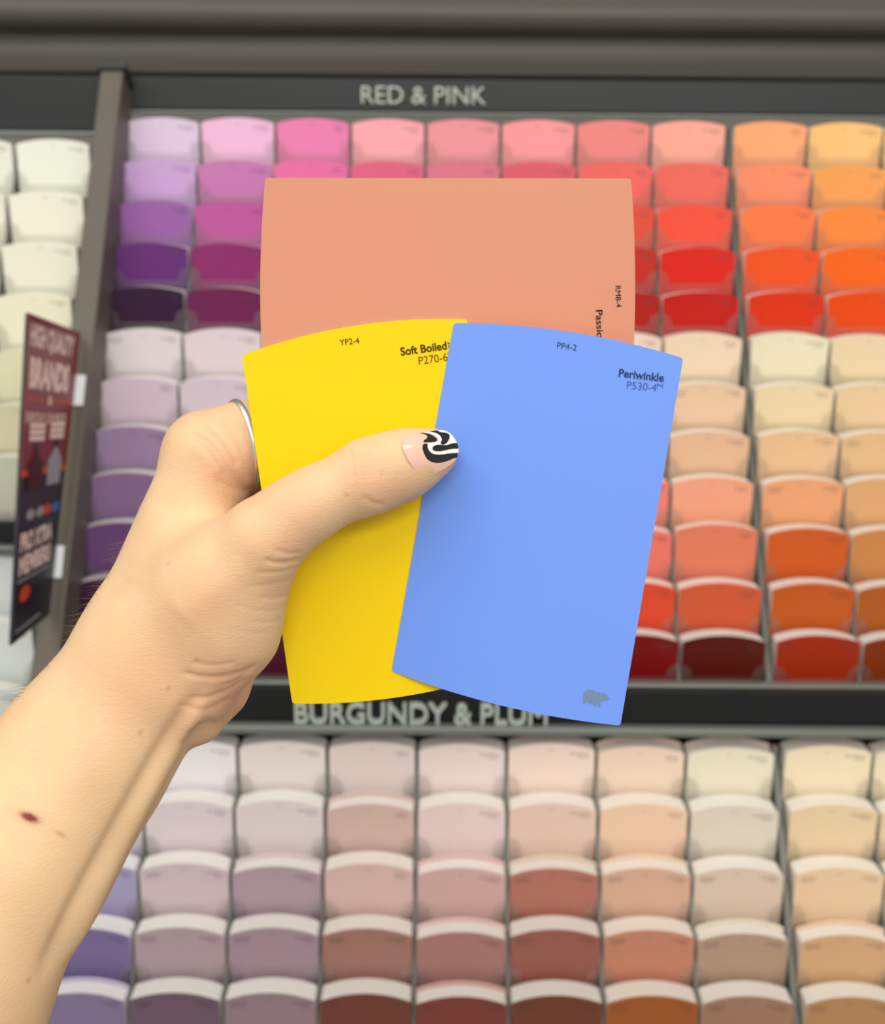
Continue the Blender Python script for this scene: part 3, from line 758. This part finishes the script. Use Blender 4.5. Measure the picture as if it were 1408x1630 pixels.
def skin_mat():
    m = bpy.data.materials.new('skin'); m.use_nodes = True; nt = m.node_tree; b = nt.nodes['Principled BSDF']; N = nt.nodes.new; L = nt.links.new
    tc = N('ShaderNodeTexCoord'); at2 = N('ShaderNodeAttribute'); at2.attribute_name = 'skin_tone'
    sp = N('ShaderNodeSeparateColor'); L(at2.outputs['Color'], sp.inputs[0])
    n1 = N('ShaderNodeTexNoise'); n1.inputs['Scale'].default_value = 70; n1.inputs['Detail'].default_value = 4; L(tc.outputs['Object'], n1.inputs['Vector'])
    mx = N('ShaderNodeMix'); mx.data_type = 'RGBA'; mx.inputs[6].default_value = (*lin((228, 195, 152)), 1); mx.inputs[7].default_value = (*lin((215, 176, 136)), 1)
    L(n1.outputs[0], mx.inputs[0])
    m2 = N('ShaderNodeMix'); m2.data_type = 'RGBA'; m2.inputs[7].default_value = (*lin((214, 156, 126)), 1); L(mx.outputs[2], m2.inputs[6]); L(sp.outputs[0], m2.inputs[0])
    # freckles
    v = N('ShaderNodeTexVoronoi'); v.inputs['Scale'].default_value = 110; L(tc.outputs['Object'], v.inputs['Vector'])
    cr = N('ShaderNodeValToRGB'); cr.color_ramp.elements[0].position = 0.05; cr.color_ramp.elements[0].color = (.28, .28, .28, 1); cr.color_ramp.elements[1].position = 0.14; cr.color_ramp.elements[1].color = (0, 0, 0, 1)
    L(v.outputs['Distance'], cr.inputs[0])
    wn = N('ShaderNodeSeparateColor'); L(v.outputs['Color'], wn.inputs[0]); gt = N('ShaderNodeMath'); gt.operation = 'GREATER_THAN'; gt.inputs[1].default_value = 0.8; L(wn.outputs[0], gt.inputs[0])
    mu = N('ShaderNodeMath'); mu.operation = 'MULTIPLY'; L(cr.outputs[0], mu.inputs[0]); L(gt.outputs[0], mu.inputs[1])
    m3 = N('ShaderNodeMix'); m3.data_type = 'RGBA'; m3.inputs[7].default_value = (*lin((150, 95, 60)), 1); L(m2.outputs[2], m3.inputs[6]); L(mu.outputs[0], m3.inputs[0])
    m4 = N('ShaderNodeMix'); m4.data_type = 'RGBA'; m4.inputs[7].default_value = (*lin((122, 30, 24)), 1); L(m3.outputs[2], m4.inputs[6]); L(sp.outputs[1], m4.inputs[0])
    L(m4.outputs[2], b.inputs['Base Color'])
    b.inputs['Roughness'].default_value = 0.5; b.inputs['Specular IOR Level'].default_value = 0.35
    b.inputs['Subsurface Weight'].default_value = 0.18; b.inputs['Subsurface Radius'].default_value = (1.0, 0.35, 0.15); b.inputs['Subsurface Scale'].default_value = 0.004
    # fine relief: crossed stretched noise like skin lines
    mp = N('ShaderNodeMapping'); mp.inputs['Rotation'].default_value = (0, 0.5, 0); mp.inputs['Scale'].default_value = (500, 500, 1500); L(tc.outputs['Object'], mp.inputs[0])
    n2 = N('ShaderNodeTexNoise'); n2.inputs['Scale'].default_value = 1; n2.inputs['Detail'].default_value = 3; L(mp.outputs[0], n2.inputs['Vector'])
    v2 = N('ShaderNodeTexVoronoi'); v2.inputs['Scale'].default_value = 900; v2.feature = 'DISTANCE_TO_EDGE'; L(tc.outputs['Object'], v2.inputs['Vector'])
    ad = N('ShaderNodeMath'); ad.operation = 'MULTIPLY_ADD'; ad.inputs[1].default_value = 0.35; L(v2.outputs['Distance'], ad.inputs[0]); L(n2.outputs[0], ad.inputs[2])
    bp_ = N('ShaderNodeBump'); bp_.inputs['Strength'].default_value = 0.42; bp_.inputs['Distance'].default_value = 0.00035; L(ad.outputs[0], bp_.inputs['Height']); L(bp_.outputs[0], b.inputs['Normal'])
    return m
hme.materials.append(skin_mat())
hand = bpy.data.objects.new('person', hme); COL.objects.link(hand)
tag(hand, 'bare left forearm and hand holding three paint chips between thumb and fingers', 'person')

# ------------------------------------------------------------------ thumbnail with painted swirl
NO = [(639.2, 705.5), (645.5, 695.5), (656.8, 691), (668, 689.5), (682, 687), (696.6, 684.4), (708, 684.6), (718, 690.7), (726, 702), (729.5, 711), (730, 720), (725.5, 733), (713.6, 742.5), (700, 751), (685, 756), (670.5, 755.5), (659, 747.5), (649, 733), (642, 717)]
def smooth_closed(p, it=2):
    p = [np.array(q, float) for q in p]
    for _ in range(it):
        q = []
        for i in range(len(p)):
            a, b_ = p[i], p[(i + 1) % len(p)]
            q += [a * .75 + b_ * .25, a * .25 + b_ * .75]
        p = q
    return np.array(p)
NOS = smooth_closed(NO)
def z8(pts): return [(600 + a / 8.8, 660 + c / 8.8) for a, c in pts]
BLACKS = [z8([(560, 258), (640, 250), (740, 268), (810, 310), (850, 350), (820, 385), (730, 392), (640, 388), (655, 355), (700, 330), (700, 295), (650, 270)]),
          z8([(720, 238), (800, 218), (850, 218), (880, 245), (960, 250), (1010, 270), (1020, 310), (1000, 370), (960, 415), (920, 425), (880, 400), (905, 360), (900, 320), (860, 275), (800, 250)]),
          z8([(640, 405), (710, 405), (705, 450), (730, 510), (790, 555), (900, 560), (1020, 540), (1150, 535), (1150, 600), (1080, 610), (990, 650), (880, 680), (780, 675), (705, 635), (660, 560), (632, 480)]),
          z8([(765, 470), (800, 430), (880, 415), (960, 430), (1020, 410), (1090, 395), (1160, 395), (1160, 475), (1060, 478), (960, 500), (870, 520), (790, 510)])]
WHITE = z8([(640, 250), (700, 232), (850, 190), (960, 190), (1060, 270), (1130, 370), (1170, 470), (1170, 560), (900, 600), (720, 560), (690, 400), (850, 385), (880, 330), (760, 260)])
BLACKS = [smooth_closed(p, 1) for p in BLACKS]; WHITE = smooth_closed(WHITE, 1)
def inside(P, poly):
    x, y = P[:, 0], P[:, 1]; c = np.zeros(len(P), bool); n = len(poly); j = n - 1
    for i in range(n):
        xi, yi = poly[i]; xj, yj = poly[j]
        c ^= ((yi > y) != (yj > y)) & (x < (xj - xi) * (y - yi) / (yj - yi + 1e-12) + xi); j = i
    return c
# polar grid from the nail's centre to its outline
cen = NOS.mean(0); NR, NA = 110, 360
seglen = np.r_[0, np.cumsum(np.linalg.norm(np.diff(np.vstack([NOS, NOS[:1]]), axis=0), axis=1))]
ol = np.stack([np.interp(np.linspace(0, seglen[-1], NA, endpoint=False), seglen, np.r_[NOS[:, k], NOS[0, k]]) for k in (0, 1)], 1)
rr = np.linspace(0, 1, NR + 1)[1:]
NP = np.concatenate([cen[None]] + [cen + (ol - cen) * r for r in rr])
ax_a = math.radians(-14); ad_ = np.array([math.cos(ax_a), math.sin(ax_a)]); an_ = np.array([-math.sin(ax_a), math.cos(ax_a)])
uu = (NP - cen) @ ad_ * 0.2; ww = (NP - (cen + an_ * 4)) @ an_ * 0.2            # mm along and across the nail
# march each pixel's ray to the thumb surface; where it misses use the nail's own curve
def march(P2):
    z = np.full(len(P2), 325.0); dirs = np.stack([(P2[:, 0] - CX) / F, (CY - P2[:, 1]) / F, np.ones(len(P2))], 1)
    for _ in range(50): z = z + np.clip(sdf((dirs * z[:, None]).astype(np.float32)) * 0.9, -2, 4)
    return z
sel = np.arange(0, len(NP), 23); sel = sel[(np.linalg.norm(NP[sel] - cen, axis=1) < 30)]
zs = march(NP[sel]); okm = zs < 352
bend = ww ** 2 / (2 * 9.6)
Am = np.stack([np.ones(okm.sum()), uu[sel][okm], uu[sel][okm] ** 2], 1)
co = np.linalg.lstsq(Am, zs[okm] - bend[sel][okm], rcond=None)[0]
co[2] = np.clip(co[2], 0.008, 0.03)
curve = co[0] + co[1] * uu + co[2] * uu ** 2 + bend
inn = okm & (np.linalg.norm((NP[sel] - cen) / np.array([40, 32]), axis=1) < 0.9)
curve = curve + np.percentile((zs - curve[sel])[inn], 6) - 0.15
print('nail', co, np.percentile((zs - curve[sel])[okm], [0, 10, 50, 90]))
NZ = curve
NAILBASE = 0.0
nv = np.stack([(NP[:, 0] - CX) / F * NZ, (CY - NP[:, 1]) / F * NZ, NZ], 1)
nf = [(0, 1 + (i + 1) % NA, 1 + i) for i in range(NA)]
for r in range(NR - 1):
    a = 1 + r * NA; b2 = a + NA
    nf += [(a + i, a + (i + 1) % NA, b2 + (i + 1) % NA, b2 + i) for i in range(NA)]
# rim turned down to give the nail its thickness
rim = nv[-NA:].copy(); rim[:, :2] += (nv[0, :2] - rim[:, :2]) * 0.03; rim[:, 2] += 0.7
o0 = len(nv); nv = np.concatenate([nv, rim]); a = o0 - NA
nf += [(a + i, a + (i + 1) % NA, o0 + (i + 1) % NA, o0 + i) for i in range(NA)]
nail = link_mesh('thumbnail', to_world(nv), nf, [], hand, smooth=True)
nail.data.flip_normals()
colr = np.tile(np.array([*lin((232, 184, 164)), 1], np.float32), (len(nv), 1))
w_ = inside(NP, WHITE); colr[:o0][w_] = (*lin((240, 236, 228)), 1)
bl_ = np.zeros(len(NP), bool)
for p_ in BLACKS: bl_ |= inside(NP, p_)
colr[:o0][bl_] = (*lin((8, 7, 8)), 1)
colr[o0:] = colr[o0 - NA:o0]
ca = nail.data.attributes.new('varnish', 'FLOAT_COLOR', 'POINT'); ca.data.foreach_set('color', colr.ravel())
m = bpy.data.materials.new('nail_varnish'); m.use_nodes = True; nt = m.node_tree; b_ = nt.nodes['Principled BSDF']
an = nt.nodes.new('ShaderNodeAttribute'); an.attribute_name = 'varnish'; nt.links.new(an.outputs['Color'], b_.inputs['Base Color'])
b_.inputs['Roughness'].default_value = 0.08; b_.inputs['Coat Weight'].default_value = 0.6; b_.inputs['Coat Roughness'].default_value = 0.03
nail.data.materials.append(m)
nail['label'] = 'glossy thumbnail with black and white swirl over nude pink'

# ------------------------------------------------------------------ ring on the index finger
rc_ = K(387, 708, 18.4); axis = K(450, 697, 24) - K(340, 719, 14.5); axis /= np.linalg.norm(axis)
t1 = np.cross(axis, [0, 0, 1]); t1 /= np.linalg.norm(t1); t2 = np.cross(axis, t1)
rv, rf = [], []; RA, RB = 72, 12; R_ = 66.5 * (rc_[2]) / F + 0.9
for i in range(RA):
    a = 2 * PI * i / RA; rad = math.cos(a) * t1 + math.sin(a) * t2
    for j in range(RB):
        q = 2 * PI * j / RB
        rv.append(rc_ + rad * (R_ + 0.75 * math.cos(q)) + axis * (1.15 * math.sin(q)))
        rf.append((i * RB + j, ((i + 1) % RA) * RB + j, ((i + 1) % RA) * RB + (j + 1) % RB, i * RB + (j + 1) % RB))
ring = link_mesh('finger_ring', to_world(np.array(rv)), rf, M_silver, None, smooth=True)
tag(ring, 'thin silver ring on the index finger beside the yellow chip', 'ring')

# ------------------------------------------------------------------ fine hairs along the outer forearm
hm = mat('hair_brown', (120, 84, 52), 0.5, 0.3)
cand = np.where((PX > 15) & (PX < 260) & (PY > 860) & (PY < 1120) & (np.abs(N_[:, 2]) < 0.45) & (N_[:, 0] < -0.3))[0]
hv, hf = [], []
rs = np.random.RandomState(11)
for i in rs.choice(cand, 170):
    p = V[i]; nrm = N_[i]; tang = np.array([-0.62, -0.75, 0.0]) + rs.normal(0, .18, 3)
    L_ = rs.uniform(2.0, 5.0); d0 = nrm * 0.9 + tang * 0.5; d0 /= np.linalg.norm(d0)
    base_i = len(hv)
    for k in range(5):
        t = k / 4; c = p + d0 * L_ * t + tang * L_ * 0.45 * t * t; r_h = 0.065 * (1 - t) + 0.015
        for q in range(3):
            a = 2 * PI * q / 3; hv.append(c + np.array([math.cos(a), math.sin(a) * .7, math.sin(a)]) * r_h)
    for k in range(4):
        for q in range(3):
            a0 = base_i + k * 3 + q; a1 = base_i + k * 3 + (q + 1) % 3
            hf.append((a0, a1, a1 + 3, a0 + 3))
hair = link_mesh('arm_hair', to_world(np.array(hv)), hf, hm, hand); hair['kind'] = 'stuff'; hair['label'] = 'fine brown hairs on the forearm'
